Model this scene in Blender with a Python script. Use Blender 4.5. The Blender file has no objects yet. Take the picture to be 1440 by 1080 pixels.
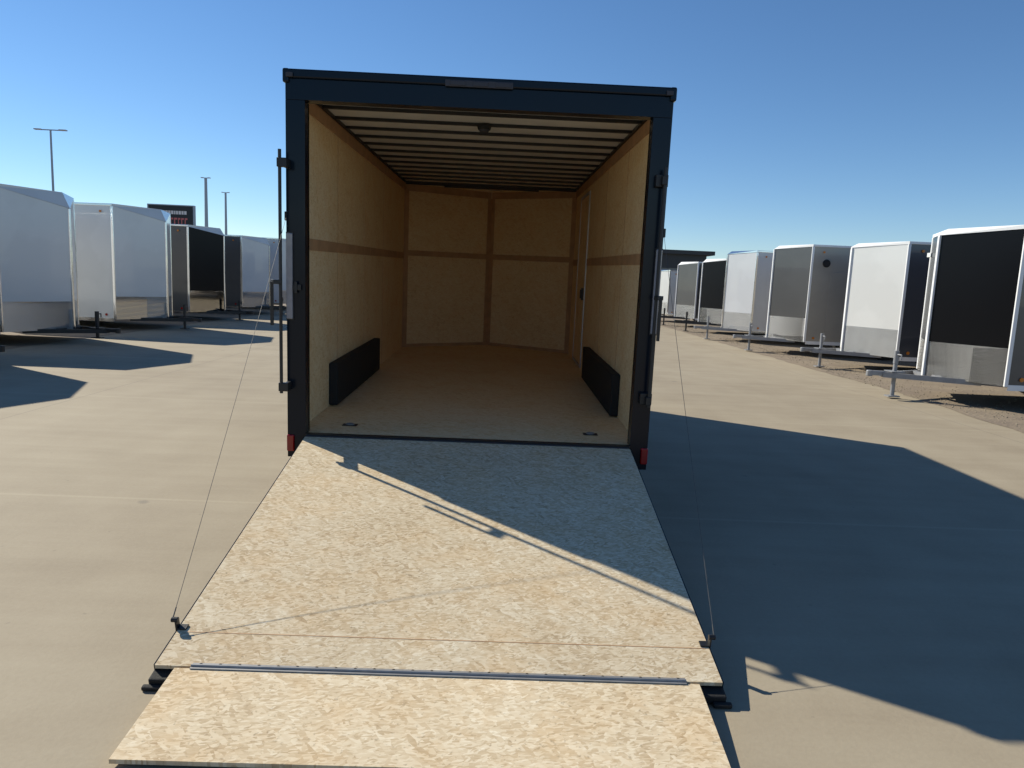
import bpy, bmesh, math, random
from mathutils import Vector, Matrix
random.seed(7)
S = bpy.context.scene
COL = S.collection
R = math.radians

# ------------------------------------------------------------------ camera
YAW, PITCH, ROLL, FPX = 0.0226, -0.1406, 0.0435, 1009.37
fw = Vector((math.sin(YAW)*math.cos(PITCH), math.cos(YAW)*math.cos(PITCH), math.sin(PITCH)))
rt = Vector((math.cos(YAW), -math.sin(YAW), 0)); up = rt.cross(fw)
r2 = rt*math.cos(ROLL)+up*math.sin(ROLL); u2 = up*math.cos(ROLL)-rt*math.sin(ROLL)
cd = bpy.data.cameras.new('camera'); cam = bpy.data.objects.new('camera', cd); COL.objects.link(cam)
M = Matrix((r2, u2, -fw)).transposed().to_4x4(); M.translation = (0.18, -5.061, 1.717)
cam.matrix_world = M
cd.sensor_width = 36; cd.lens = FPX/1440*36; cd.clip_start = .05; cd.clip_end = 3000
S.camera = cam
# ------------------------------------------------------------------ sky, sun, exposure
AZ, EL = 0.972, 0.617            # azimuth left of +y, elevation
w = bpy.data.worlds.new('World'); S.world = w; w.use_nodes = True
nt = w.node_tree; bg = nt.nodes['Background']
sky = nt.nodes.new('ShaderNodeTexSky'); sky.sky_type = 'NISHITA'; sky.sun_disc = False
sky.sun_elevation = EL; sky.sun_rotation = -AZ
sky.altitude = 200; sky.air_density = 0.9; sky.dust_density = 0.0; sky.ozone_density = 4.5
hs_ = nt.nodes.new('ShaderNodeHueSaturation'); hs_.inputs['Saturation'].default_value = 1.10; hs_.inputs['Hue'].default_value = .500
nt.links.new(sky.outputs[0], hs_.inputs['Color']); nt.links.new(hs_.outputs[0], bg.inputs[0]); bg.inputs[1].default_value = .092
sl = bpy.data.lights.new('sun', 'SUN'); so = bpy.data.objects.new('sun', sl); COL.objects.link(so)
sl.energy = 4.8; sl.angle = R(.53); sl.color = (1, .935, .79)
sdir = Vector((-math.sin(AZ)*math.cos(EL), math.cos(AZ)*math.cos(EL), math.sin(EL)))
so.rotation_euler = sdir.to_track_quat('Z', 'Y').to_euler(); so.location = sdir*60
S.view_settings.view_transform = 'Standard'; S.view_settings.look = 'None'
S.view_settings.exposure = 0.38; S.view_settings.gamma = 1
S.render.engine = 'CYCLES'; S.cycles.max_bounces = 16; S.cycles.diffuse_bounces = 12; S.cycles.glossy_bounces = 5

# ------------------------------------------------------------------ materials
def mat(name, col, rough=.6, metal=0, coat=0, spec=.5, noise=0, nscale=3, bump=0, bscale=60, col2=None, rnoise=0):
    m = bpy.data.materials.new(name); m.use_nodes = True; n = m.node_tree.nodes; l = m.node_tree.links
    b = n['Principled BSDF']; b.inputs['Roughness'].default_value = rough; b.inputs['Metallic'].default_value = metal
    b.inputs['Coat Weight'].default_value = coat; b.inputs['Specular IOR Level'].default_value = spec
    b.inputs['Base Color'].default_value = (*col, 1)
    tc = n.new('ShaderNodeTexCoord')
    if noise or rnoise:
        nz = n.new('ShaderNodeTexNoise'); nz.inputs['Scale'].default_value = nscale; nz.inputs['Detail'].default_value = 6
        l.new(tc.outputs['Object'], nz.inputs['Vector'])
        if noise:
            c2 = col2 or tuple(c*.6 for c in col)
            rp = n.new('ShaderNodeValToRGB'); rp.color_ramp.elements[0].position = .5-noise*.3; rp.color_ramp.elements[1].position = .5+noise*.3
            mx = [c2[i]*noise+col[i]*(1-noise) for i in range(3)]
            rp.color_ramp.elements[0].color = (*mx, 1); rp.color_ramp.elements[1].color = (*col, 1)
            l.new(nz.outputs['Fac'], rp.inputs['Fac']); l.new(rp.outputs['Color'], b.inputs['Base Color'])
        if rnoise:
            mr = n.new('ShaderNodeMapRange'); mr.inputs[1].default_value = .3; mr.inputs[2].default_value = .7
            mr.inputs[3].default_value = max(0, rough-rnoise); mr.inputs[4].default_value = rough+rnoise
            l.new(nz.outputs['Fac'], mr.inputs[0]); l.new(mr.outputs[0], b.inputs['Roughness'])
    if bump:
        nb = n.new('ShaderNodeTexNoise'); nb.inputs['Scale'].default_value = bscale; nb.inputs['Detail'].default_value = 4
        l.new(tc.outputs['Object'], nb.inputs['Vector'])
        bp = n.new('ShaderNodeBump'); bp.inputs['Strength'].default_value = bump; bp.inputs['Distance'].default_value = .02
        l.new(nb.outputs['Fac'], bp.inputs['Height']); l.new(bp.outputs['Normal'], b.inputs['Normal'])
    return m

def strand_board(name, tones, contrast=1.0, axes='xy', flake=(8, 34), rough=.75, seams=()):
    """pressed wood-strand board: layered stretched voronoi flakes"""
    m = bpy.data.materials.new(name); m.use_nodes = True; n = m.node_tree.nodes; l = m.node_tree.links
    b = n['Principled BSDF']; b.inputs['Roughness'].default_value = rough; b.inputs['Specular IOR Level'].default_value = .12
    tc = n.new('ShaderNodeTexCoord'); src = tc.outputs['Object']
    if axes != 'xy':
        sp = n.new('ShaderNodeSeparateXYZ'); cb = n.new('ShaderNodeCombineXYZ'); l.new(src, sp.inputs[0])
        a = {'x': 0, 'y': 1, 'z': 2}
        l.new(sp.outputs[a[axes[0]]], cb.inputs[0]); l.new(sp.outputs[a[axes[1]]], cb.inputs[1]); src = cb.outputs[0]
    # little warp
    wn = n.new('ShaderNodeTexNoise'); wn.inputs['Scale'].default_value = 9; l.new(src, wn.inputs['Vector'])
    wm = n.new('ShaderNodeMix'); wm.data_type = 'VECTOR'; wm.inputs[0].default_value = .025
    l.new(src, wm.inputs[4]); l.new(wn.outputs['Color'], wm.inputs[5])
    outs = []
    for i, (ang, k, off) in enumerate(((0, 1, 0), (38, 1.7, 3.1), (-47, .9, 7.7), (8, 2.4, 5.3))):
        mp = n.new('ShaderNodeMapping'); mp.vector_type = 'TEXTURE'
        mp.inputs['Rotation'].default_value = (0, 0, R(ang)); mp.inputs['Location'].default_value = (off, off*.7, 0)
        mp.inputs['Scale'].default_value = (1/(flake[0]*k), 1/(flake[1]*k), 1)
        l.new(wm.outputs[1], mp.inputs['Vector'])
        v = n.new('ShaderNodeTexVoronoi'); v.voronoi_dimensions = '2D'; v.inputs['Scale'].default_value = 1
        l.new(mp.outputs[0], v.inputs['Vector'])
        s = n.new('ShaderNodeSeparateColor'); l.new(v.outputs['Color'], s.inputs[0]); outs.append(s.outputs)
    # choose layer by random values : later layers cover earlier ones
    cur = outs[0][0]
    for i in (1, 2, 3):
        gt = n.new('ShaderNodeMath'); gt.operation = 'GREATER_THAN'; gt.inputs[1].default_value = .62
        l.new(outs[i][1], gt.inputs[0])
        mx = n.new('ShaderNodeMix'); l.new(gt.outputs[0], mx.inputs[0]); l.new(cur, mx.inputs[2]); l.new(outs[i][0], mx.inputs[3])
        cur = mx.outputs[0]
    # fine grain + blotches
    mp = n.new('ShaderNodeMapping'); mp.inputs['Scale'].default_value = (25, 160, 1); l.new(src, mp.inputs['Vector'])
    g = n.new('ShaderNodeTexNoise'); g.inputs['Scale'].default_value = 1; g.inputs['Detail'].default_value = 5; l.new(mp.outputs[0], g.inputs['Vector'])
    bl = n.new('ShaderNodeTexNoise'); bl.inputs['Scale'].default_value = 1.6; bl.inputs['Detail'].default_value = 5; l.new(src, bl.inputs['Vector'])
    def math_(op, a, bb):
        q = n.new('ShaderNodeMath'); q.operation = op
        for j, x in enumerate((a, bb)):
            if isinstance(x, (int, float)): q.inputs[j].default_value = x
            else: l.new(x, q.inputs[j])
        return q.outputs[0]
    t = math_('MULTIPLY', math_('SUBTRACT', cur, .5), .62*contrast)
    t = math_('ADD', t, math_('MULTIPLY', math_('SUBTRACT', g.outputs['Fac'], .5), .5*contrast))
    t = math_('ADD', t, math_('MULTIPLY', math_('SUBTRACT', bl.outputs['Fac'], .5), .4))
    t = math_('ADD', t, .5)
    rp = n.new('ShaderNodeValToRGB'); cr = rp.color_ramp
    pos = [0.08, .33, .52, .7, .92]
    while len(cr.elements) < 5: cr.elements.new(.5)
    for e, p, c in zip(cr.elements, pos, tones): e.position = p; e.color = (*c, 1)
    l.new(t, rp.inputs['Fac'])
    wb = n.new('ShaderNodeTexNoise'); wb.inputs['Scale'].default_value = 3.4; wb.inputs['Detail'].default_value = 8; wb.inputs['Roughness'].default_value = .7; l.new(src, wb.inputs['Vector'])
    wr_ = n.new('ShaderNodeMapRange'); l.new(wb.outputs['Fac'], wr_.inputs[0]); wr_.inputs[1].default_value = .45; wr_.inputs[2].default_value = .72; wr_.inputs[4].default_value = .6
    wx = n.new('ShaderNodeMix'); wx.data_type = 'RGBA'; wx.blend_type = 'MULTIPLY'; l.new(wr_.outputs[0], wx.inputs[0]); l.new(rp.outputs['Color'], wx.inputs[6]); wx.inputs[7].default_value = (.93, .78, .60, 1)
    sk = n.new('ShaderNodeTexNoise'); sk.inputs['Scale'].default_value = 55; sk.inputs['Detail'].default_value = 3; l.new(src, sk.inputs['Vector'])
    sr = n.new('ShaderNodeMapRange'); l.new(sk.outputs['Fac'], sr.inputs[0]); sr.inputs[1].default_value = .62; sr.inputs[2].default_value = .74; sr.inputs[4].default_value = .5
    sx = n.new('ShaderNodeMix'); sx.data_type = 'RGBA'; l.new(sr.outputs[0], sx.inputs[0]); l.new(wx.outputs[2], sx.inputs[6]); sx.inputs[7].default_value = (*[c*.55 for c in tones[0]], 1)
    l.new(sx.outputs[2], b.inputs['Base Color'])
    bp = n.new('ShaderNodeBump'); bp.inputs['Strength'].default_value = .25; bp.inputs['Distance'].default_value = .002
    l.new(t, bp.inputs['Height']); l.new(bp.outputs['Normal'], b.inputs['Normal'])
    return m

T_RAMP = [(.33, .235, .14), (.53, .42, .275), (.62, .515, .36), (.68, .585, .43), (.82, .75, .60)]
T_WALL = [(.65, .43, .21), (.83, .61, .33), (.875, .67, .39), (.90, .71, .44), (.93, .80, .56)]
m_osb = strand_board('strand_board_ramp', T_RAMP, .8, flake=(22, 70))
m_osbflap = strand_board('strand_board_flap', [tuple(min(1, c*1.08) for c in t) for t in T_RAMP], .75, flake=(19, 60))
m_wall = strand_board('wall_board', T_WALL, .75, 'yz', flake=(18, 50))
m_fwall = strand_board('front_wall_board', T_WALL, .75, 'xz', flake=(18, 50))
m_floor = strand_board('floor_board', [tuple(c*.95 for c in t) for t in T_WALL], .8, flake=(18, 50))
m_strip = mat('joint_strip_wood', (.56, .33, .17), .6, noise=.4, nscale=8)
m_black = mat('black_gloss_paint', (.002, .007, .015), .22, spec=.28, rnoise=.05, nscale=2)
m_steel = mat('black_painted_steel', (.014, .014, .015), .42, bump=.05, bscale=90)
m_roofin = mat('roof_underside', (.82, .79, .72), .5, noise=.2, nscale=2)
m_rubber = mat('black_rubber', (.014, .014, .014), .8, bump=.2, bscale=150)
m_galv = mat('galvanised_hinge', (.33, .33, .33), .5, metal=.5, noise=.3, nscale=20)
m_cable = mat('steel_cable', (.07, .07, .07), .6)
m_red = mat('red_lens', (.30, .004, .006), .2, coat=.5)
m_clear = mat('clear_grey_lens', (.24, .25, .29), .22, coat=.6, noise=.2, nscale=30)
m_dlens = mat('smoked_lens', (.05, .053, .065), .5, spec=.25)
m_alu = mat('polished_aluminium', (.80, .81, .82), .13, metal=.95, rnoise=.06, nscale=4)
m_pblack = mat('plain_black_paint', (.006, .006, .007), .25, spec=.16)
m_wtrim = mat('white_trim', (.80, .81, .82), .3)
m_mill = mat('mill_aluminium', (.62, .63, .65), .42, metal=.75, noise=.2, nscale=6)
m_white = mat('white_trailer_paint', (.68, .69, .68), .22, coat=.4, noise=.12, nscale=.8)
m_pale = mat('pale_grey_paint', (.56, .58, .61), .2, coat=.5, noise=.1, nscale=.8)
m_char = mat('charcoal_paint', (.085, .085, .085), .25, coat=.4, noise=.2, nscale=1)
m_brown = mat('warm_grey_paint', (.36, .335, .29), .3, coat=.3, noise=.2, nscale=1)
m_navy = mat('dark_slate_paint', (.045, .05, .065), .22, coat=.4)
m_dirt = mat('dirt', (.25, .20, .14), .95, noise=.7, nscale=1.7, bump=.9, bscale=14, col2=(.17, .13, .10))
m_plain = mat('dry_plain', (.25, .21, .15), .95, noise=.6, nscale=.06)
m_post = mat('hazed_steel', (.34, .40, .46), .6)  # far steel, with the pale blue of distance haze put into its colour
m_fixture = mat('lamp_head_grey', (.36, .40, .46), .5)
m_bldg = mat('dark_metal_cladding', (.03, .032, .035), .5)
m_glass = mat('dark_glass', (.02, .025, .03), .1, coat=.3)
m_signb = mat('sign_black', (.012, .016, .02), .4)
m_signw = mat('sign_white', (.75, .72, .70), .6)
m_signr = mat('sign_red', (.6, .16, .15), .6)
m_amber = mat('amber_lens', (.6, .2, .02), .25)
m_mirror = mat('polished_guard', (.93, .90, .84), .05, metal=1)
m_guard = mat('brushed_guard_plate', (.86, .85, .82), .32, metal=.3)
m_tong = mat('galvanised_tongue', (.30, .31, .33), .5, metal=.4, noise=.3, nscale=10)
m_block = mat('wood_block', (.25, .19, .12), .9, noise=.5, nscale=9)

# concrete
def concrete():
    m = bpy.data.materials.new('concrete'); m.use_nodes = True; n = m.node_tree.nodes; l = m.node_tree.links
    b = n['Principled BSDF']; b.inputs['Specular IOR Level'].default_value = .35
    tc = n.new('ShaderNodeTexCoord'); P = tc.outputs['Object']
    def nz(scale, det=6, vec=None, rough=.55):
        q = n.new('ShaderNodeTexNoise'); q.inputs['Scale'].default_value = scale; q.inputs['Detail'].default_value = det
        q.inputs['Roughness'].default_value = rough; l.new(vec or P, q.inputs['Vector']); return q.outputs['Fac']
    def ma(op, a, c, d=None):
        q = n.new('ShaderNodeMath'); q.operation = op
        for j, x in enumerate((a, c, d)):
            if x is None: continue
            if isinstance(x, (int, float)): q.inputs[j].default_value = x
            else: l.new(x, q.inputs[j])
        return q.outputs[0]
    mp = n.new('ShaderNodeMapping'); mp.inputs['Scale'].default_value = (.25, 3.0, 1); mp.inputs['Rotation'].default_value = (0, 0, R(-7)); l.new(P, mp.inputs[0])
    streak = nz(1.3, 7, mp.outputs[0], .6)
    mp2 = n.new('ShaderNodeMapping'); mp2.inputs['Scale'].default_value = (3.0, .12, 1); mp2.inputs['Rotation'].default_value = (0, 0, R(4)); l.new(P, mp2.inputs[0])
    track = nz(.8, 4, mp2.outputs[0])
    big = nz(.22, 4); mid = nz(1.4, 7); fine = nz(38, 5, None, .7)
    v = ma('ADD', ma('MULTIPLY', big, .30), ma('MULTIPLY', mid, .30))
    v = ma('ADD', v, ma('MULTIPLY', streak, .24)); v = ma('ADD', v, ma('MULTIPLY', track, .10)); v = ma('ADD', v, ma('MULTIPLY', fine, .18))
    v = ma('SUBTRACT', v, .06)
    rp = n.new('ShaderNodeValToRGB'); cr = rp.color_ramp; cr.elements.new(.5)
    for e, p, c in zip(cr.elements, (.34, .5, .66), ((.262, .214, .150), (.328, .275, .196), (.382, .328, .238))): e.position = p; e.color = (*c, 1)
    l.new(v, rp.inputs[0])
    # small dark spots
    vo = n.new('ShaderNodeTexVoronoi'); vo.inputs['Scale'].default_value = .75; l.new(P, vo.inputs['Vector'])
    spot = n.new('ShaderNodeMapRange'); l.new(ma('ADD', vo.outputs['Distance'], ma('MULTIPLY', mid, .12)), spot.inputs[0])
    spot.inputs[1].default_value = .10; spot.inputs[2].default_value = .085; spot.inputs[3].default_value = 0; spot.inputs[4].default_value = .45
    mx = n.new('ShaderNodeMix'); mx.data_type = 'RGBA'; l.new(spot.outputs[0], mx.inputs[0]); l.new(rp.outputs[0], mx.inputs[6]); mx.inputs[7].default_value = (.15, .135, .115, 1)
    # joints: pale sealant across (every 4.2 m in y) and saw cuts along (every 6 m in x)
    cw = n.new('ShaderNodeTexNoise'); cw.inputs['Scale'].default_value = .9; cw.inputs['Detail'].default_value = 8; l.new(P, cw.inputs['Vector'])
    cv = n.new('ShaderNodeMix'); cv.data_type = 'VECTOR'; cv.inputs[0].default_value = .5; l.new(P, cv.inputs[4]); l.new(cw.outputs['Color'], cv.inputs[5])
    ck = n.new('ShaderNodeTexVoronoi'); ck.feature = 'DISTANCE_TO_EDGE'; ck.inputs['Scale'].default_value = .32; l.new(cv.outputs[1], ck.inputs['Vector'])
    cm = n.new('ShaderNodeMapRange'); l.new(ck.outputs['Distance'], cm.inputs[0]); cm.inputs[1].default_value = .0035; cm.inputs[2].default_value = .001; cm.inputs[3].default_value = 0; cm.inputs[4].default_value = 1
    cg = n.new('ShaderNodeMapRange'); l.new(big, cg.inputs[0]); cg.inputs[1].default_value = .5; cg.inputs[2].default_value = .6; cg.inputs[4].default_value = .45
    c3 = n.new('ShaderNodeMix'); c3.data_type = 'RGBA'; l.new(ma('MULTIPLY', cm.outputs[0], 0.0), c3.inputs[0]); l.new(mx.outputs[2], c3.inputs[6]); c3.inputs[7].default_value = (.12, .105, .085, 1)
    v2 = n.new('ShaderNodeTexVoronoi'); v2.inputs['Scale'].default_value = 4.5; l.new(P, v2.inputs['Vector'])
    s2 = n.new('ShaderNodeMapRange'); l.new(ma('ADD', v2.outputs['Distance'], ma('MULTIPLY', fine, .12)), s2.inputs[0]); s2.inputs[1].default_value = .115; s2.inputs[2].default_value = .09; s2.inputs[3].default_value = 0; s2.inputs[4].default_value = .35
    mx = n.new('ShaderNodeMix'); mx.data_type = 'RGBA'; l.new(s2.outputs[0], mx.inputs[0]); l.new(c3.outputs[2], mx.inputs[6]); mx.inputs[7].default_value = (.16, .14, .11, 1)
    sp = n.new('ShaderNodeSeparateXYZ'); l.new(P, sp.inputs[0])
    ya = ma('ABSOLUTE', ma('SUBTRACT', ma('MODULO', ma('ADD', sp.outputs[1], 420-4.37+2.1), 4.2), 2.1), 0)
    wob = ma('MULTIPLY', mid, .015)
    jy = n.new('ShaderNodeMapRange'); l.new(ma('ADD', ya, wob), jy.inputs[0])
    jy.inputs[1].default_value = .032; jy.inputs[2].default_value = .02; jy.inputs[3].default_value = 0; jy.inputs[4].default_value = .2
    mj = n.new('ShaderNodeMix'); mj.data_type = 'RGBA'; l.new(jy.outputs[0], mj.inputs[0]); l.new(mx.outputs[2], mj.inputs[6]); mj.inputs[7].default_value = (.50, .44, .32, 1)
    xa = ma('ABSOLUTE', ma('SUBTRACT', ma('MODULO', ma('ADD', sp.outputs[0], 600+5.2+3), 6.0), 3.0), 0)
    jc = n.new('ShaderNodeMapRange'); l.new(xa, jc.inputs[0])
    jc.inputs[1].default_value = .010; jc.inputs[2].default_value = .005; jc.inputs[3].default_value = 0; jc.inputs[4].default_value = .5
    mk = n.new('ShaderNodeMix'); mk.data_type = 'RGBA'; l.new(jc.outputs[0], mk.inputs[0]); l.new(mj.outputs[2], mk.inputs[6]); mk.inputs[7].default_value = (.15, .13, .11, 1)
    l.new(mk.outputs[2], b.inputs['Base Color'])
    b.inputs['Roughness'].default_value = .82
    bp = n.new('ShaderNodeBump'); bp.inputs['Strength'].default_value = .35; bp.inputs['Distance'].default_value = .004
    l.new(ma('ADD', fine, streak), bp.inputs['Height']); l.new(bp.outputs['Normal'], b.inputs['Normal'])
    return m
m_conc = concrete()

# ------------------------------------------------------------------ mesh helpers
class MB:
    def __init__(s): s.bm = bmesh.new()
    def box(s, x0, x1, y0, y1, z0, z1, mtx=None):
        r = bmesh.ops.create_cube(s.bm, size=1)['verts']
        for v in r:
            v.co = Vector((x0+(v.co.x+.5)*(x1-x0), y0+(v.co.y+.5)*(y1-y0), z0+(v.co.z+.5)*(z1-z0)))
            if mtx: v.co = mtx @ v.co
        return s
    def bar(s, a, b, wd, th=None):
        """rectangular bar from a to b, width wd, thickness th"""
        a, b = Vector(a), Vector(b); th = th or wd; d = b-a; L = d.length
        q = d.to_track_quat('X', 'Z').to_matrix().to_4x4(); q.translation = a
        return s.box(0, L, -wd/2, wd/2, -th/2, th/2, q)
    def tube(s, a, b, r, seg=12, r2=None):
        a, b = Vector(a), Vector(b); d = b-a
        q = d.to_track_quat('Z', 'Y').to_matrix().to_4x4(); q.translation = (a+b)/2
        bmesh.ops.create_cone(s.bm, cap_ends=True, segments=seg, radius1=r, radius2=r if r2 is None else r2, depth=d.length, matrix=q)
        return s
    def poly(s, pts):
        vs = [s.bm.verts.new(p) for p in pts]; s.bm.faces.new(vs); return s
    def prism(s, pts, z0, z1):
        n = len(pts); a = [s.bm.verts.new((*p, z0)) for p in pts]; b = [s.bm.verts.new((*p, z1)) for p in pts]
        s.bm.faces.new(list(reversed(a))); s.bm.faces.new(b)
        for i in range(n): s.bm.faces.new((a[i], a[(i+1) % n], b[(i+1) % n], b[i]))
        return s
    def hexa(s, p):  # 8 points bottom ring then top ring
        v = [s.bm.verts.new(q) for q in p]
        for f in ((3, 2, 1, 0), (4, 5, 6, 7), (0, 1, 5, 4), (1, 2, 6, 5), (2, 3, 7, 6), (3, 0, 4, 7)): s.bm.faces.new([v[i] for i in f])
        return s
    def wallstrip(s, a, b, z0, z1, th, z1b=None, za=None):
        """vertical slab between ground points a,b; th = offset to the right of a->b"""
        a, b = Vector(a), Vector(b); d = (b-a).normalized(); nn = Vector((d.y, -d.x))*th
        z1b = z1 if z1b is None else z1b
        c, e = b+nn, a+nn
        return s.hexa([(a.x, a.y, z0), (b.x, b.y, z0), (c.x, c.y, z0), (e.x, e.y, z0),
                       (a.x, a.y, z1), (b.x, b.y, z1b), (c.x, c.y, z1b), (e.x, e.y, z1)])
    def build(s, name, m, parent=None, world=False, bevel=0, smooth=False):
        bmesh.ops.recalc_face_normals(s.bm, faces=s.bm.faces)
        me = bpy.data.meshes.new(name); s.bm.to_mesh(me); s.bm.free()
        o = bpy.data.objects.new(name, me); COL.objects.link(o); me.materials.append(m)
        if smooth:
            for p in me.polygons: p.use_smooth = True
            me.set_sharp_from_angle(angle=R(40))
        if bevel:
            bv = o.modifiers.new('bevel', 'BEVEL'); bv.width = bevel; bv.segments = 2; bv.limit_method = 'ANGLE'
        if parent:
            o.parent = parent
            if world:
                p = parent
                while p.parent: p = p.parent
                o.matrix_parent_inverse = p.matrix_basis.inverted() if parent is p else Matrix()
        return o
def tag(o, label=None, cat=None, group=None, kind=None):
    for k, v in (('label', label), ('category', cat), ('group', group), ('kind', kind)):
        if v: o[k] = v
    return o
def empty(name, loc, rz=0, rx=0):
    o = bpy.data.objects.new(name, None); COL.objects.link(o); o.location = loc; o.rotation_euler = (rx, 0, rz)
    o.empty_display_size = .3; return o
def copy_tree(o, parent=None):
    c = o.copy(); COL.objects.link(c); c.parent = parent
    for ch in list(o.children): copy_tree(ch, c)
    return c

# ------------------------------------------------------------------ ground
tag(MB().poly([(-1500, -600, -.006), (1500, -600, -.006), (1500, 2500, -.006), (-1500, 2500, -.006)]).build('ground', m_plain), kind='structure')
tag(MB().poly([(-46, -30, 0), (60, -30, 0), (60, 75, 0), (-46, 75, 0)]).build('concrete_lot', m_conc), kind='structure')
def dirt_edge(pts, xout, name):
    """strip of packed dirt with a ragged edge beside the slab"""
    random.seed(3); mb = MB(); e = []
    for (x0, y0), (x1, y1) in zip(pts, pts[1:]):
        k = max(1, int((y1-y0)/.35))
        for i in range(k):
            t = i/k; e.append((x0+(x1-x0)*t+random.uniform(-.05, .05), y0+(y1-y0)*t))
    e.append(pts[-1])
    vs = [(mb.bm.verts.new((x, y, .004)), mb.bm.verts.new((xout, y, .004))) for x, y in e]
    for a, b in zip(vs, vs[1:]): mb.bm.faces.new((a[0], a[1], b[1], b[0]))
    return tag(mb.build(name, m_dirt), kind='structure')
dirt_edge([(7.2, -20), (7.25, 2), (7.36, 5), (7.65, 8), (7.6, 12), (7.65, 17), (7.75, 21), (7.9, 40)], 40, 'dirt_ground')
dirt_edge([(-9.3, -20), (-9.35, 5), (-9.4, 12), (-9.4, 20), (-9.4, 45)], -40, 'dirt_ground')
random.seed(11)
# gravel scatter along the dirt edge: one mass nobody could count
gm = MB()
for i in range(2600):
    y = random.uniform(1, 32); x = 7.55+max(0, (y-8))*.05*(y < 16)+.4*(y >= 16)+abs(random.gauss(0, .9))
    r = random.uniform(.006, .018); q = Matrix.Translation((x, y, .004+r*.3)) @ Matrix.Rotation(random.random()*6, 4, 'Z') @ Matrix.Diagonal((1, random.uniform(.6, 1), .6, 1))
    bmesh.ops.create_icosphere(gm.bm, subdivisions=1, radius=r, matrix=q)
tag(gm.build('gravel', mat('gravel_stone', (.32, .27, .20), .9, noise=.7, nscale=3)), 'loose gravel scattered over the dirt in front of the right row', 'gravel', kind='stuff')

# ------------------------------------------------------------------ the open trailer
TI, ZF, ZO, ZT, ZC = .0205, .5785, 2.856, 3.046, 2.948
WO, WX, WI, LL, NN = 1.1656, 1.295, 1.2427, 5.66, .7543
tr = empty('cargo_trailer', (0, ZF*math.sin(TI), ZF*(1-math.cos(TI))), 0, TI)
tag(tr, 'black enclosed cargo trailer with open rear ramp and empty wood-lined interior', 'cargo trailer')
RP = (LL+.02)
# rear frame: posts, header, sill
f = MB(); D = .11
f.box(-WX, -WO, 0, D, ZF-.17, ZO); f.box(WO, WX, 0, D, ZF-.17, ZO)
f.box(-WX, WX, 0, D, ZO+.001, ZT-.055)
f.build('rear_frame', m_black, tr, bevel=.002)
f = MB(); f.box(-WX-.012, WX+.012, -.018, D+.02, ZT-.054, ZT+.004); fr = f.build('header_trim', m_black, tr, bevel=.01)
f = MB(); f.box(-WO+.002, WO-.002, .0, D, ZF-.17, ZF-.022); f.build('rear_sill', m_steel, tr, bevel=.004)
f = MB(); f.box(-WO+.002, WO-.002, -.012, .03, ZF-.021, ZF+.006); f.tube((-WO+.01, -.016, ZF-.012), (WO-.01, -.016, ZF-.012), .014); f.build('ramp_hinge', m_steel, tr)
for s in (-1, 1):
    f = MB(); f.box(s*(WX+.014)-.045, s*(WX+.014)+.045, -.03, .12, ZT-.07, ZT+.012) if 0 else f.box(min(s*WX+s*.015, s*WX-s*.03), max(s*WX+s*.015, s*WX-s*.03), -.021, .14, ZT-.085, ZT+.006)
    f.build('corner_cap', m_black, tr, bevel=.012)
    f = MB(); f.box(min(s*(WX-.012), s*(WX-.058)), max(s*(WX-.012), s*(WX-.058)), -.034, -.023, ZT-.052, ZT-.022); f.build('clearance_light', m_dlens, tr, bevel=.004)
    # slim vertical tail light on post
    a, c = s*(WX-.004), s*(WX-.046)
    f = MB(); f.box(min(a, c), max(a, c), -.022, .004, 1.40, 1.985); tl = f.build('tail_light', m_clear, tr, bevel=.006)
    f = MB(); f.box(min(a, c)-.004, max(a, c)+.004, -.008, .003, 1.392, 1.993); f.build('lamp_base', m_steel, tl)
    # red lamp low on the corner
    a, c = s*(WX+.003), s*(WX-.05)
    f = MB(); f.box(min(a, c), max(a, c), -.016, .02, .452, .572); f.build('reflector', m_red, tr, bevel=.008)
# identification light bar
f = MB(); f.box(-.235, .215, -.031, -.017, ZT-.062, ZT-.02)
ib = f.build('light_bar', m_dlens, tr, bevel=.004)
for k in range(3):
    f = MB(); f.box(-.2+k*.15, -.1+k*.15, -.036, -.030, ZT-.055, ZT-.027); f.build('lamp', m_dlens, ib, bevel=.003)
# outer skins
for s in (-1, 1):
    f = MB()
    a, c = s*(WX-.012), s*(WX-.018)
    f.box(min(a, c), max(a, c), D+.001, LL, ZF-.12, ZT-.07)
    f.build('side_panel', m_black, tr)
    f = MB(); a, c = s*(WX+.006), s*(WX-.04)
    f.box(min(a, c), max(a, c), D+.022, LL, ZT-.068, ZT+.01); f.build('roof_rail', m_black, tr, bevel=.008)
    f = MB(); f.box(min(a, c), max(a, c), D+.005, LL, ZF-.17, ZF-.1215); f.build('bottom_rail', m_black, tr)
    # vee nose outside
    f = MB(); tip = (0, LL+NN+.10); sh_ = (s*(WX-.012), LL+.002)
    f.wallstrip(sh_, tip, ZF-.12, ZT-.07, -.006*s); f.build('nose_panel', m_black, tr)
    f = MB(); f.wallstrip((s*(WX), LL+.004), (0, LL+NN+.115), ZF-.16, ZF+.5, .006*s); f.build('stone_guard', m_alu, tr)
    # fender and wheels
    f = MB()
    for k in range(20):
        t0, t1 = k/20, (k+1)/20
        def P(t):
            return (.95+2.35*t, min(ZF+.36, .42+ .62*math.sin(math.pi*t)**.45 if 0 < t < 1 else .42))
        (y0, z0), (y1, z1) = P(t0), P(t1)
        xa, xb = s*(WX-.01), s*(WX+.035)
        f.hexa([(xa, y0, z0-.02), (xb, y0, z0-.02), (xb, y1, z1-.02), (xa, y1, z1-.02), (xa, y0, z0+.02), (xb, y0, z0+.02), (xb, y1, z1+.02), (xa, y1, z1+.02)])
    f.build('fender', m_black, tr)
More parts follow.
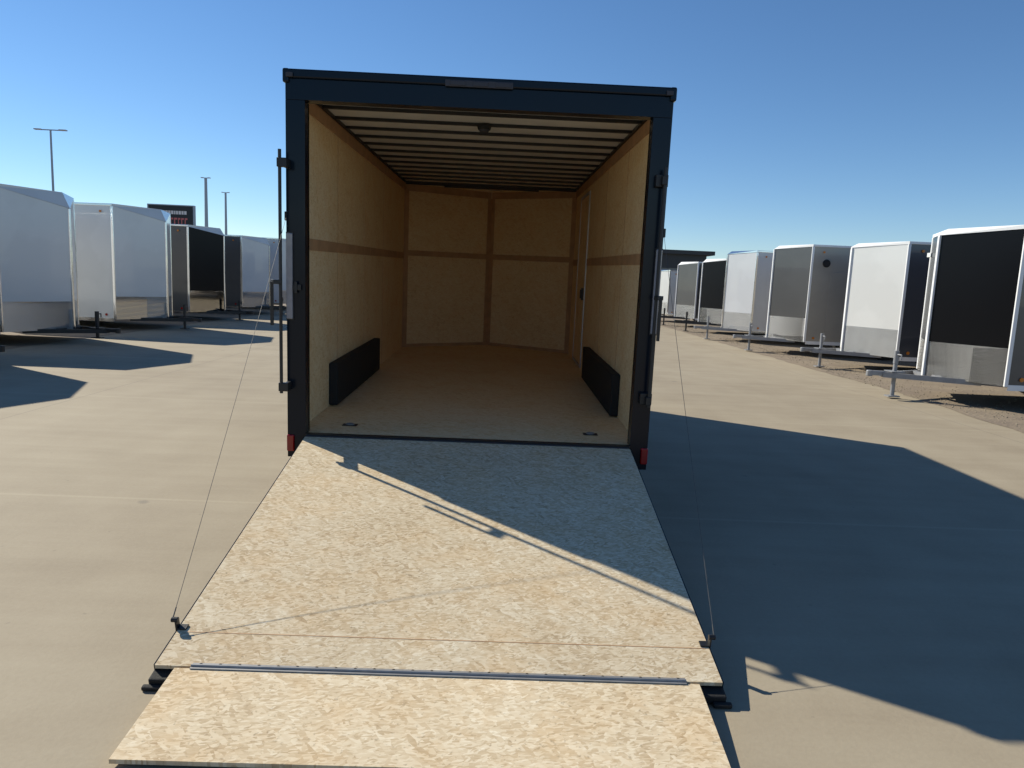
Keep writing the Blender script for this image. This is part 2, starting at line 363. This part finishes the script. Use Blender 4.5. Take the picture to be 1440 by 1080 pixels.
f = MB(); f.prism([(-WX+.042, D+.022), (WX-.042, D+.022), (WX-.042, LL), (0, LL+NN+.06), (-WX+.042, LL)], ZC+.024, ZT-.002); f.build('roof', m_roofin, tr)
# floor, walls
f = MB(); f.prism([(-WI, .031), (WI, .031), (WI, LL), (0, LL+NN), (-WI, LL)], ZF-.02, ZF); f.build('floor', m_floor, tr)
for s in (-1, 1):
    a, c = s*WI, s*(WI+.01)
    f = MB(); f.box(min(a, c), max(a, c), D+.001, LL, ZF+.0005, ZC); wl = f.build('wall_lining', m_wall, tr)
    # jamb return between post and lining
    a, c = s*WO, s*(WI+.008)
    f = MB(); f.box(min(a, c), max(a, c), D-.03, D-.001, ZF+.007, ZO); f.build('jamb', m_wall, tr)
    xs = lambda t: (min(s*WI, s*(WI-t)), max(s*WI, s*(WI-t)))
    f = MB(); f.box(*xs(.006), D+.002, LL-.005, 1.88, 1.965); f.build('joint_strip', m_strip, tr)
    f = MB(); f.box(*xs(.012), D+.002, LL-.005, ZC-.10, ZC-.002); f.build('top_strip', m_strip, tr)
    f = MB(); f.box(*xs(.008), LL-.05, LL-.001, ZF+.001, ZC-.101); f.build('corner_strip', m_strip, tr)
    f = MB(); f.wallstrip((s*WI, LL), (0, LL+NN), ZF+.0005, ZC+.0235, .01*s); f.build('front_lining', m_fwall, tr)
    SG = -1
    A, B = Vector((s*WI, LL-.002)), Vector((0, LL+NN-.002))
    def lerp(t): return A+(B-A)*t
    f = MB(); f.wallstrip(lerp(.045), lerp(.955), 1.925, 2.005, .008*SG*s); f.build('joint_strip', m_strip, tr)
    f = MB(); f.wallstrip(lerp(.01), lerp(.99), ZC-.10, ZC-.002, .012*SG*s); f.build('top_strip', m_strip, tr)
    f = MB(); f.wallstrip(lerp(0), lerp(.044), ZF+.001, ZC-.101, .010*SG*s); f.build('corner_strip', m_strip, tr)
    f = MB(); f.wallstrip(lerp(.956), lerp(1), ZF+.001, ZC-.101, .010*SG*s); f.build('centre_strip', m_strip, tr)
    f = MB(); f.wallstrip(lerp(.045), lerp(.955), ZF+.001, ZF+.045, .006*SG*s); f.build('base_strip', m_strip, tr)
    # faint vertical panel joints on the side walls
    for y in (1.33, 2.55, 3.77) if s < 0 else (1.33, 2.55):
        f = MB(); f.box(*xs(.0025), y-.003, y+.003, ZF+.001, ZC-.101); f.build('panel_joint', m_strip, tr)
    # wheel well box
    f = MB(); f.box(*xs(.075), 1.02, 3.2, ZF+.012, ZF+.375); f.build('wheel_box', m_rubber, tr, bevel=.01)
    # tie down rings
    for (x, y) in ((s*.92, .34),):
        f = MB(); f.box(x-.055, x+.055, y-.035, y+.035, ZF+.001, ZF+.004); pl = f.build('tie_down', m_steel, tr)
        f = MB()
        for k in range(10):
            t0, t1 = k/10*6.2832, (k+1)/10*6.2832
            f.tube((x+.03*math.cos(t0), y+.022*math.sin(t0), ZF+.009), (x+.03*math.cos(t1), y+.022*math.sin(t1), ZF+.009), .005, 6)
        f.build('ring', m_galv, pl)
# roof bows
RZ = ZC+.024
for k in range(15):
    y = .30+k*.405
    hw = WI-.004 if y < LL else WI*(1-(y-LL)/NN)-.03
    if hw < .2: continue
    f = MB(); f.box(-hw, hw, y-.016, y+.016, ZC+.004, RZ-.001); f.box(-hw, hw, y-.017, y+.017, ZC+.0, ZC+.0039); f.build('roof_bow', m_steel, tr)
f = MB(); f.box(-WX+.05, WX-.05, D+.023, D+.05, ZC-.05, RZ-.001); f.build('header_beam', m_steel, tr)
for s in (-1, 1):
    f = MB(); a, c = s*(WI+.006), s*(WI-.03); f.box(min(a, c), max(a, c), D+.05, LL, ZC+.001, RZ-.001); f.build('roof_edge_beam', m_steel, tr)
f = MB(); f.box(-WI, WI, LL-.02, LL+.02, ZC-.012, RZ-.001); f.build('nose_beam', m_steel, tr)
f = MB(); f.tube((0, 1.1, ZC-.03), (0, 1.1, ZC-.001), .05, 20, .06); dl = f.build('dome_light', m_rubber, tr, smooth=True)
f = MB(); f.tube((0, 1.1, ZC-.045), (0, 1.1, ZC-.0305), .035, 20, .045); f.build('lens', m_dlens, dl, smooth=True)
# side door seen from inside on the right wall
y0, y1, z0, z1 = 3.98, 4.86, ZF+.05, ZC-.20
f = MB()
f.box(WI-.014, WI-.001, y0-.035, y0, z0-.03, z1+.035); f.box(WI-.014, WI-.001, y1, y1+.035, z0-.03, z1+.035)
f.box(WI-.014, WI-.001, y0, y1, z1, z1+.035); f.box(WI-.014, WI-.001, y0, y1, z0-.03, z0)
sd = f.build('side_door_frame', m_mill, tr)
f = MB(); f.box(WI-.009, WI-.0012, y0+.006, y1-.006, z0+.006, z1-.006); f.build('door_leaf', m_wall, sd)
f = MB(); f.box(WI-.035, WI-.0092, y0+.06, y0+.11, 1.45, 1.60); f.tube((WI-.04, y0+.085, 1.47), (WI-.04, y0+.085, 1.58), .012); f.build('door_latch', m_steel, sd)
# chassis
f = MB()
for x in (-.9, .9): f.box(x-.03, x+.03, .15, LL, ZF-.17, ZF-.021)
for k in range(12): f.box(-.869, .869, .3+k*.45, .34+k*.45, ZF-.10, ZF-.021)
f.build('chassis', m_steel, tr)
f = MB()
for s in (-1, 1): f.bar((s*.85, LL+.0, ZF-.2), (s*.06, LL+NN+1.25, ZF-.2), .05, .1)
f.box(-.05, .05, LL+NN+1.1, LL+NN+1.5, ZF-.25, ZF-.12); f.build('tongue', m_steel, tr)
f = MB(); f.tube((0, LL+NN+.95, -.16+.02), (0, LL+NN+.95, ZF+.25), .032); f.box(-.1, .1, LL+NN+.87, LL+NN+1.03, -.158, -.138); f.build('jack', m_steel, tr)
for y in (1.7, 2.62):
    f = MB(); f.tube((-1.0, y, .29), (1.0, y, .24), .035); f.build('axle', m_steel, tr)
    for s in (-1, 1):
        zc = .285-TI*y; xa, xb = s*1.02, s*1.235
        f = MB(); f.tube((xa, y, zc), (xb, y, zc), .285, 40); ty = f.build('tyre', m_rubber, None, bevel=.03, smooth=True)
        wh = ty; ty.name = 'wheel'; ty.parent = tr
        f = MB(); f.tube((xb-s*.01, y, zc), (xb+s*.006, y, zc), .2, 24); f.build('rim', m_mill, wh)
# lock rods
def lock_rod(x, y, post_x, hx, hy):
    f = MB(); f.tube((x, y, .885), (x, y, 2.525), .0115, 12)
    rod = f.build('lock_rod', m_steel, tr, smooth=True)
    for z in (.93, 2.44):
        a, c = sorted((x-math.copysign(.016, post_x-x), post_x))
        f = MB(); f.box(a, c, y-.018, y+.018, z-.03, z+.03); f.box(min(c, post_x)-.0 if post_x > 0 else post_x-.03, post_x+.03 if post_x > 0 else post_x, y+.0181, -.001, z-.03, z+.03)
        f.build('rod_bracket', m_steel, rod, bevel=.004)
    f = MB(); f.bar((hx, hy, 1.36), (hx, hy, 1.655), .014, .022); f.build('rod_handle', m_steel, rod, bevel=.003)
    f = MB(); f.bar((x, y, 1.655), (hx, hy, 1.655), .05, .03); f.build('handle_hub', m_steel, rod, bevel=.004)
lock_rod(-1.312, -.08, -1.262, -1.36, -.118)
lock_rod(1.262, -.07, 1.24, 1.285, -.108)
for z in (2.40, .90):
    f = MB(); f.box(1.205, 1.288, -.05, -.001, z, z+.08); f.build('rod_mount', m_steel, tr, bevel=.004)
f = MB(); f.box(-1.245, -1.19, -.022, 0, 1.60, 1.64); f.box(-1.235, -1.215, -.03, -.0225, 1.58, 1.66); f.build('door_catch', m_steel, tr, bevel=.003)

# ramp (world coordinates, tilted back through the parent inverse)
ya, za, yb, zb = -.03, ZF-.012, -2.2564, .0846
rd = Vector((0, yb-ya, zb-za)); RL = rd.length; rd.normalize(); rn = Vector((0, -rd.z, rd.y)); rn = rn if rn.z > 0 else -rn
ram = Matrix((Vector((1, 0, 0)), -rd, rn)).transposed().to_4x4(); ram.translation = (0, ya, za)
# local ramp frame: x right, y = up the ramp (negative = down), z normal
def rbuild(mb, name, m, parent, **k):
    for v in mb.bm.verts: v.co = ram @ v.co
    o = mb.build(name, m, parent, world=True, **k)
    return o
def coords_local(o, mtx):
    """move the mesh into its own frame so textures lie along the board"""
    o.data.transform(mtx.inverted()); o.matrix_basis = mtx
WR0, WR1 = 1.163, 1.186
f = MB(); f.hexa([(-WR1, -RL, -.018), (WR1, -RL, -.018), (WR0, 0, -.018), (-WR0, 0, -.018), (-WR1, -RL, 0), (WR1, -RL, 0), (WR0, 0, 0), (-WR0, 0, 0)])
ramp = rbuild(f, 'ramp_door', m_osb, tr); 
f = MB(); f.box(-WR0+.01, WR0-.01, -RL+.012, -.01, -.075, -.0185); rbuild(f, 'ramp_frame', m_black, ramp)
for s in (-1, 1):
    f = MB(); f.hexa([(s*(WR1+.001), -RL+.005, -.08), (s*(WR1+.007), -RL+.005, -.08), (s*(WR0+.007), -.005, -.08), (s*(WR0+.001), -.005, -.08),
                      (s*(WR1+.001), -RL+.005, -.002), (s*(WR1+.007), -RL+.005, -.002), (s*(WR0+.007), -.005, -.002), (s*(WR0+.001), -.005, -.002)]); rbuild(f, 'edge_trim', m_black, ramp)
    # cable eye bracket
    x = s*(WR1-.005); y = -RL+.23
    f = MB(); a, c = sorted((x+s*.012, x-s*.035)); f.box(a, c, y-.015, y+.02, .001, .008); a, c = sorted((x+s*.012, x+s*.005)); f.box(a, c, y-.015, y+.02, -.03, .045)
    f.tube((x+s*.03, y, .045), (x, y, .045), .012); rbuild(f, 'cable_bracket', m_steel, ramp, bevel=.002)
    # corner foot block below the ramp end
    f = MB()
    a, c = sorted((s*(WR1-.10), s*(WR1+.01))); f.box(a, c, -RL-.05, -RL+.03, -.072, -.03)
    a, c = sorted((s*(WR1-.05), s*(WR1+.03))); f.box(a, c, -RL-.075, -RL-.051, -.07, -.05)
    rbuild(f, 'rubber_foot', m_rubber, ramp, bevel=.006)
f = MB(); f.box(-WR1+.05, WR1-.02, -RL+.205, -RL+.209, .0003, .0012); rbuild(f, 'board_seam', m_strip, ramp)
# screws
def copies(o, offs, par):
    for d in offs:
        c = o.copy(); COL.objects.link(c); c.location = Vector(o.location)+d
# flap
FR = Vector((0, -2.7702-yb+.0, .036-zb)); FL = FR.length; FR.normalize()
fn = Vector((0, -FR.z, FR.y)); fn = fn if fn.z > 0 else -fn
flm = Matrix((Vector((1, 0, 0)), -FR, fn)).transposed().to_4x4(); flm.translation = (0, yb-.004, zb-.003)
ram_keep = ram; 
def fbuild(mb, name, m, parent, **k):
    for v in mb.bm.verts: v.co = flm @ v.co
    return mb.build(name, m, parent, world=True, **k)
f = MB(); f.hexa([(-1.10, -FL, -.018), (1.0718, -FL, -.018), (1.085, -.006, -.018), (-1.10, -.006, -.018), (-1.10, -FL, 0), (1.0718, -FL, 0), (1.085, -.006, 0), (-1.10, -.006, 0)])
flap = fbuild(f, 'ramp_flap', m_osbflap, tr)
f = MB(); f.box(-1.06, 1.03, -FL+.05, -.02, -.034, -.0185); fbuild(f, 'flap_frame', m_black, flap)
f = MB(); f.box(-1.035, 1.03, -.014, .024, .0015, .005); f.tube((-1.035, .004, .0065), (1.03, .004, .0065), .0065, 10)
hg = fbuild(f, 'flap_hinge', m_galv, flap, smooth=True)
f = MB(); f.tube((-1.0, .016, .005), (-1.0, .016, .0075), .006, 8)
hs = fbuild(f, 'screw', m_steel, hg); copies(hs, [Vector((k*.08, 0, 0)) for k in range(1, 26)], hg)
# cables
for s in (-1, 1):
    a = Vector((s*1.300, -.005, 2.10)); b = ram @ Vector((s*(WR1+.02), -RL+.235, .05)); N = 14; pts = []
    for k in range(N+1):
        t = k/N; p = a.lerp(b, t); p.z -= .02*4*t*(1-t); pts.append(p)
    f = MB()
    for p, q in zip(pts, pts[1:]): f.tube(p, q, .0013, 6)
    f.tube(pts[-2].lerp(pts[-1], .75), pts[-1], .003, 8)
    f.build('ramp_cable', m_cable, tr, world=True, smooth=True)
    f = MB(); f.box(min(s*1.27, s*1.312), max(s*1.27, s*1.312), -.015, .02, 2.07, 2.13); f.build('cable_anchor', m_steel, tr, world=True, bevel=.003)

# ------------------------------------------------------------------ parked trailers
def parked(x, y, ang, label, panel, side, trimm, guard, H=2.95, drop=.22, L=4.9, W=2.4, V=.6, zb=.42, vent=False, tonguem=None, lamp=None, gh=.60, group=None, cap=None, jz=0, side_low=None):
    """nose tip stands at x,y; local +X is the pulling direction"""
    o = empty('parked_trailer', (x, y, 0), R(ang)); tag(o, label, 'cargo trailer', group)
    h = W/2; tonguem = tonguem or m_steel; cap = cap or trimm
    ts = H-.06       # top of skins
    td = H-drop-.045  # top of nose skin at the tip
    f = MB(); f.box(-V-L, -V-.001, -h, h, zb, ts); f.build('body', side, o)
    f = MB(); f.hexa([(-V, -h, zb), (0, 0, zb), (-V, 0, zb), (-V, h*.02, zb), (-V, -h, ts), (0, 0, td), (-V, 0, ts), (-V, h*.02, ts)]) if 0 else None
    # nose: solid wedge whose top slopes to the tip
    nb = bmesh.new()
    lo = [nb.verts.new(p) for p in ((-V, -h, zb), (0, 0, zb), (-V, h, zb))]; hi = [nb.verts.new(p) for p in ((-V, -h, ts), (0, 0, td), (-V, h, ts))]
    nb.faces.new(lo); nb.faces.new(hi)
    for i in range(3): nb.faces.new((lo[i], lo[(i+1) % 3], hi[(i+1) % 3], hi[i]))
    f = MB(); f.bm.free(); f.bm = nb; f.build('nose', panel, o)
    # sloping front cap
    nb = bmesh.new(); e = .02
    P = [(-V-.001, -h-e, ts), (e, 0, td), (-V-.001, h+e, ts), (-V-.001, -h-e, H), (-.13, 0, H), (-V-.001, h+e, H)]
    v = [nb.verts.new(p) for p in P]
    for fc in ((0, 1, 2), (3, 4, 5), (0, 1, 4, 3), (1, 2, 5, 4), (2, 0, 3, 5)): nb.faces.new([v[i] for i in fc])
    f = MB(); f.bm.free(); f.bm = nb; f.build('front_cap', cap, o)
    # roof with rails
    f = MB(); f.box(-V-L-.01, -V-.002, -h-.015, h+.015, ts+.001, H); f.build('roof', trimm, o, bevel=.01)
    for s in (-1, 1):
        A, B = Vector((-V, s*h)), Vector((0, 0))
        f = MB(); f.wallstrip(A, B, zb+.001, zb+gh, .008*s if s < 0 else .008*s) if False else f.wallstrip(A, B, zb+.001, zb+gh, -.008*s*-1)
        f.build('stone_guard', guard, o)
        f = MB(); f.box(-V-.05, -V+.012, min(s*(h-.02), s*(h+.014)), max(s*(h-.02), s*(h+.014)), zb-.002, ts-.001); f.build('corner_trim', trimm, o, bevel=.008)
        f = MB(); f.box(-V-L, -V-.051, min(s*(h-.01), s*(h+.01)), max(s*(h-.01), s*(h+.01)), zb-.06, zb+.03); f.build('bottom_rail', trimm, o)
        # fender + wheels
        f = MB(); n_ = 16; cx = -V-L*.55
        for k in range(n_):
            def P(t): return (cx-1.0+2.0*t, zb+.02+ .36*(math.sin(math.pi*t))**.5)
            (x0, z0), (x1, z1) = P(k/n_), P((k+1)/n_)
            ya_, yb_ = s*(h+.001), s*(h+.16)
            f.hexa([(x0, ya_, z0), (x0, yb_, z0), (x1, yb_, z1), (x1, ya_, z1), (x0, ya_, z0+.02), (x0, yb_, z0+.02), (x1, yb_, z1+.02), (x1, ya_, z1+.02)])
        f.build('fender', m_mill, o)
        for dx in (-.42, .42):
            f = MB(); f.tube((cx+dx, s*(h-.12), .33), (cx+dx, s*(h+.09), .33), .33, 28); wv = f.build('wheel', m_rubber, o, smooth=True)
            f = MB(); f.tube((cx+dx, s*(h+.08), .33), (cx+dx, s*(h+.097), .33), .19, 18); f.build('rim', m_mill, wv)
        f = MB(); f.tube((-V-.32, s*(h+.014), H-.2), (-V-.32, s*(h+.03), H-.2), .03, 12); f.build('marker_light', m_amber, o)
        f = MB(); f.tube((-V-.25, s*(h+.010), zb+.12), (-V-.25, s*(h+.022), zb+.12), .035, 12); f.build('reflector', m_amber if s > 0 else m_red, o)
        f = MB(); yy = s*h*.6; f.box(-V-L-.014, -V-L-.001, yy-.05, yy+.05, zb+.1, zb+.2); f.build('tail_light', m_red, o)
    f = MB(); f.box(-.02, .022, -.028, .028, zb-.002, td-.005); f.build('nose_trim', trimm, o, bevel=.01)
    # side door (right side when facing forward)
    f = MB(); f.box(-V-1.35, -V-.55, -h-.012, -h-.001, zb+.1, zb+1.95) if side_low else f.box(-V-1.35, -V-.55, h+.001, h+.012, zb+.1, zb+1.95)
    dd = f.build('side_door', side, o, bevel=.004)
    f = MB(); yy = -h-.03 if side_low else h+.03; f.box(-V-1.3, -V-1.2, min(yy, yy*.985), max(yy, yy*.985), zb+.9, zb+1.0); f.build('handle', m_steel, dd)
    if vent:
        for s in (-1, 1):
            f = MB(); f.tube((-V-.42, s*(h+.001), H-.50), (-V-.42, s*(h+.05), H-.50), .11, 20, .09); f.build('vent', m_rubber, o, smooth=True)
    if lamp:
        f = MB(); t = .12; a = Vector((-V, -h)).lerp(Vector((0, 0)), t); b = Vector((-V, -h)).lerp(Vector((0, 0)), t+.0)
        f.box(-V+.03, -V+.10, -h-.02+.06, -h+.16, H-.42, H-.34)
        f.build('marker_lamp', m_white, o, bevel=.006)
    # A-frame tongue, coupler, jack, chain
    f = MB(); zt = zb-.0+.05-.06
    for s in (-1, 1): f.bar((-V*.9, s*h*.62, zt), (.72, s*.04, zt), .05, .085)
    f.bar((-.1, -.42, zt+.001), (-.1, .42, zt+.001), .06, .09); f.build('tongue', tonguem, o)
    f = MB(); f.box(.68, .97, -.05, .05, zt-.02, zt+.06); f.tube((.94, 0, zt-.035), (.94, 0, zt+.065), .055, 14); f.build('coupler', tonguem, o, bevel=.008)
    f = MB(); f.tube((.50, 0, .05+jz), (.50, 0, zt+.40), .035, 12); f.tube((.50, 0, zt+.2), (.50, 0, zt+.42), .042, 12); f.box(.40, .60, -.08, .08, .03+jz, .05+jz)
    f.tube((.50, .0, zt+.36), (.50, .16, zt+.36), .012, 8); f.tube((.50, .16, zt+.28), (.50, .16, zt+.37), .012, 8)
    f.box(.38, .62, -.13, .13, zt+.055, zt+.07)
    f.build('jack', tonguem, o, smooth=True)
    return o

GR = 'enclosed trailers parked along the right edge'; GL = 'enclosed trailers parked along the left edge'
parked(7.60, 7.22, 180, 'black V-nose enclosed trailer with silver stone guard, nearest in the right row', m_pblack, m_char, m_wtrim, m_guard, H=2.93, lamp=True, tonguem=m_tong, group=GR, drop=.07)
parked(8.42, 11.95, 180, 'white V-nose enclosed trailer with grey lower panel, beside the black one', m_white, m_navy, m_wtrim, m_mill, H=2.97, W=2.6, tonguem=m_tong, group=GR, drop=.06, gh=.62)
parked(8.10, 15.98, 180, 'charcoal V-nose enclosed trailer with white corner trim and black round side vent', m_char, m_brown, m_wtrim, m_guard, H=3.1, vent=True, tonguem=m_tong, group=GR, drop=.06, gh=.66)
parked(8.10, 20.3, 180, 'pale silver enclosed trailer between the charcoal trailer and a small black one', m_pale, m_pale, m_alu, m_guard, H=3.12, group=GR, drop=.06, tonguem=m_tong)
parked(8.45, 24.6, 180, 'black front enclosed trailer with white roof cap, beyond the pale silver one', m_pblack, m_pblack, m_wtrim, m_guard, H=3.0, group=GR, drop=.1)
parked(8.50, 28.9, 180, 'dull grey enclosed trailer with white roof cap, far along the right row', m_char, m_char, m_wtrim, m_guard, H=3.0, group=GR, drop=.1)
parked(8.3, 33.4, 180, 'white enclosed trailer just showing past the open trailer\'s right edge', m_white, m_white, m_alu, m_guard, H=2.7, group=GR, drop=.06)
parked(-8.75, 6.6, 0, 'white enclosed trailer nearest the camera on the left, casting the nearest shadow', m_white, m_white, m_alu, m_mirror, H=3.1, W=2.6, V=.65, zb=.30, group=GL, cap=m_white, drop=.28)
parked(-9.01, 10.68, 0, 'large white V-nose trailer at the left edge, with long silver stone guard', m_white, m_white, m_alu, m_mirror, H=3.19, W=2.6, V=.65, zb=.30, group=GL, cap=m_white, drop=.28, jz=.1)
parked(-9.08, 15.27, -7, 'white V-nose trailer with bright side panel, second along the left row', m_white, m_white, m_alu, m_mirror, H=3.28, W=2.6, V=.65, zb=.30, group=GL, cap=m_white, drop=.28)
parked(-9.23, 19.90, 0, 'black V-nose trailer with silver lower guard, below the billboard', m_pblack, m_char, m_alu, m_mirror, H=3.10, W=2.6, V=.65, zb=.30, group=GL, cap=m_white, drop=.2, gh=.7, tonguem=m_steel)
parked(-9.19, 24.60, 0, 'grey trailer with darker side, between the black trailer and the pale far one', m_pale, m_char, m_alu, m_mirror, H=3.06, W=2.6, V=.65, zb=.30, group=GL, cap=m_white, drop=.25)
parked(-9.08, 29.29, 0, 'pale grey trailer farthest along the left row beside the lock rod', m_pale, m_pale, m_alu, m_mirror, H=3.23, W=2.6, V=.65, zb=.30, group=GL, cap=m_white, drop=.2)

# ------------------------------------------------------------------ poles, sign, building
def pole(px, d, top, label, arms=True, r=.09):
    # px pixel column; d depth -> x
    k = (px-720)/FPX; x = .18+d*(k+YAW)/(1-k*YAW)
    o = empty('light_pole', (x, d-5.06, 0)); tag(o, label, 'light pole', 'tall poles behind the left row')
    f = MB(); f.tube((0, 0, 0), (0, 0, top), r, 12, r*.6); f.build('mast', m_post, o, smooth=True)
    f = MB(); f.tube((0, 0, 0), (0, 0, .35), r*2.2, 12); f.build('footing', m_post, o)
    f = MB(); f.bar((-.55 if arms else -.25, 0, top), (.55 if arms else .25, 0, top), .06); f.build('cross_arm', m_post, o)
    for s in (-1, 1):
        q = .75 if arms else .3
        f = MB(); f.box(s*q-.22*(1 if arms else .5), s*q+.22*(1 if arms else .5), -.12, .12, top-.02, top+.05); f.build('lamp_head', m_fixture, o, bevel=.02)
    return o
pole(79, 46, 9.7, 'tall light pole with two lamp heads, left above the large white trailer')
pole(289, 66, 9.7, 'thicker tall pole just right of the billboard', False, .2)
pole(316, 78, 9.75, 'fainter shorter-looking pole, right-hand one beside the billboard', False, .17)
def sign():
    d = 52; k = (246-720)/FPX; x = .18+d*(k+YAW)
    o = empty('roadside_sign', (x, d-5.06, 0)); tag(o, 'dark billboard with a white line above red lettering, over the black trailer', 'billboard')
    f = MB(); f.box(-1.55, 1.55, -.12, .12, 4.45, 6.0); f.build('panel', m_signb, o, bevel=.02)
    f = MB(); f.box(-1.62, 1.62, -.15, .15, 6.001, 6.07); f.box(-1.62, 1.62, -.15, .15, 4.38, 4.449); f.box(-1.62, -1.551, -.15, .15, 4.45, 6.0); f.box(1.551, 1.62, -.15, .15, 4.45, 6.0); f.build('frame', m_post, o)
    random.seed(5)
    f = MB(); xx = -.95
    while xx < 1.0:
        wl = random.uniform(.10, .17); f.box(xx, xx+wl, -.128, -.121, 5.42, 5.66); xx += wl+.04
    f.build('upper_lettering', m_signw, o)
    f = MB(); xx = -.8
    while xx < 1.05:
        wl = random.uniform(.16, .26); f.box(xx, xx+wl*.35, -.128, -.121, 4.72, 5.18); f.box(xx+wl*.36, xx+wl, -.128, -.121, 5.06, 5.18); xx += wl+.06
    f.build('lower_lettering', m_signr, o)
    for s in (-1, 1):
        f = MB(); f.tube((s*.9, 0, 0), (s*.9, 0, 4.38), .1, 12); f.build('post', m_post, o)
sign()
b = empty('metal_building', (4, 60, 0)); tag(b, 'long low dark flat-roofed building behind the right row', 'building')
f = MB(); f.box(-9, 14.6, 0, 18, 0, 4.85); f.build('wall', m_bldg, b)
f = MB(); f.box(-9.4, 15.2, -.5, 18.4, 4.851, 5.2); f.build('roof', m_bldg, b)
for k in range(5):
    f = MB(); f.box(-7+k*4.2, -4+k*4.2, -.06, -.001, .1, 3.6); f.build('roller_door', m_char, b)
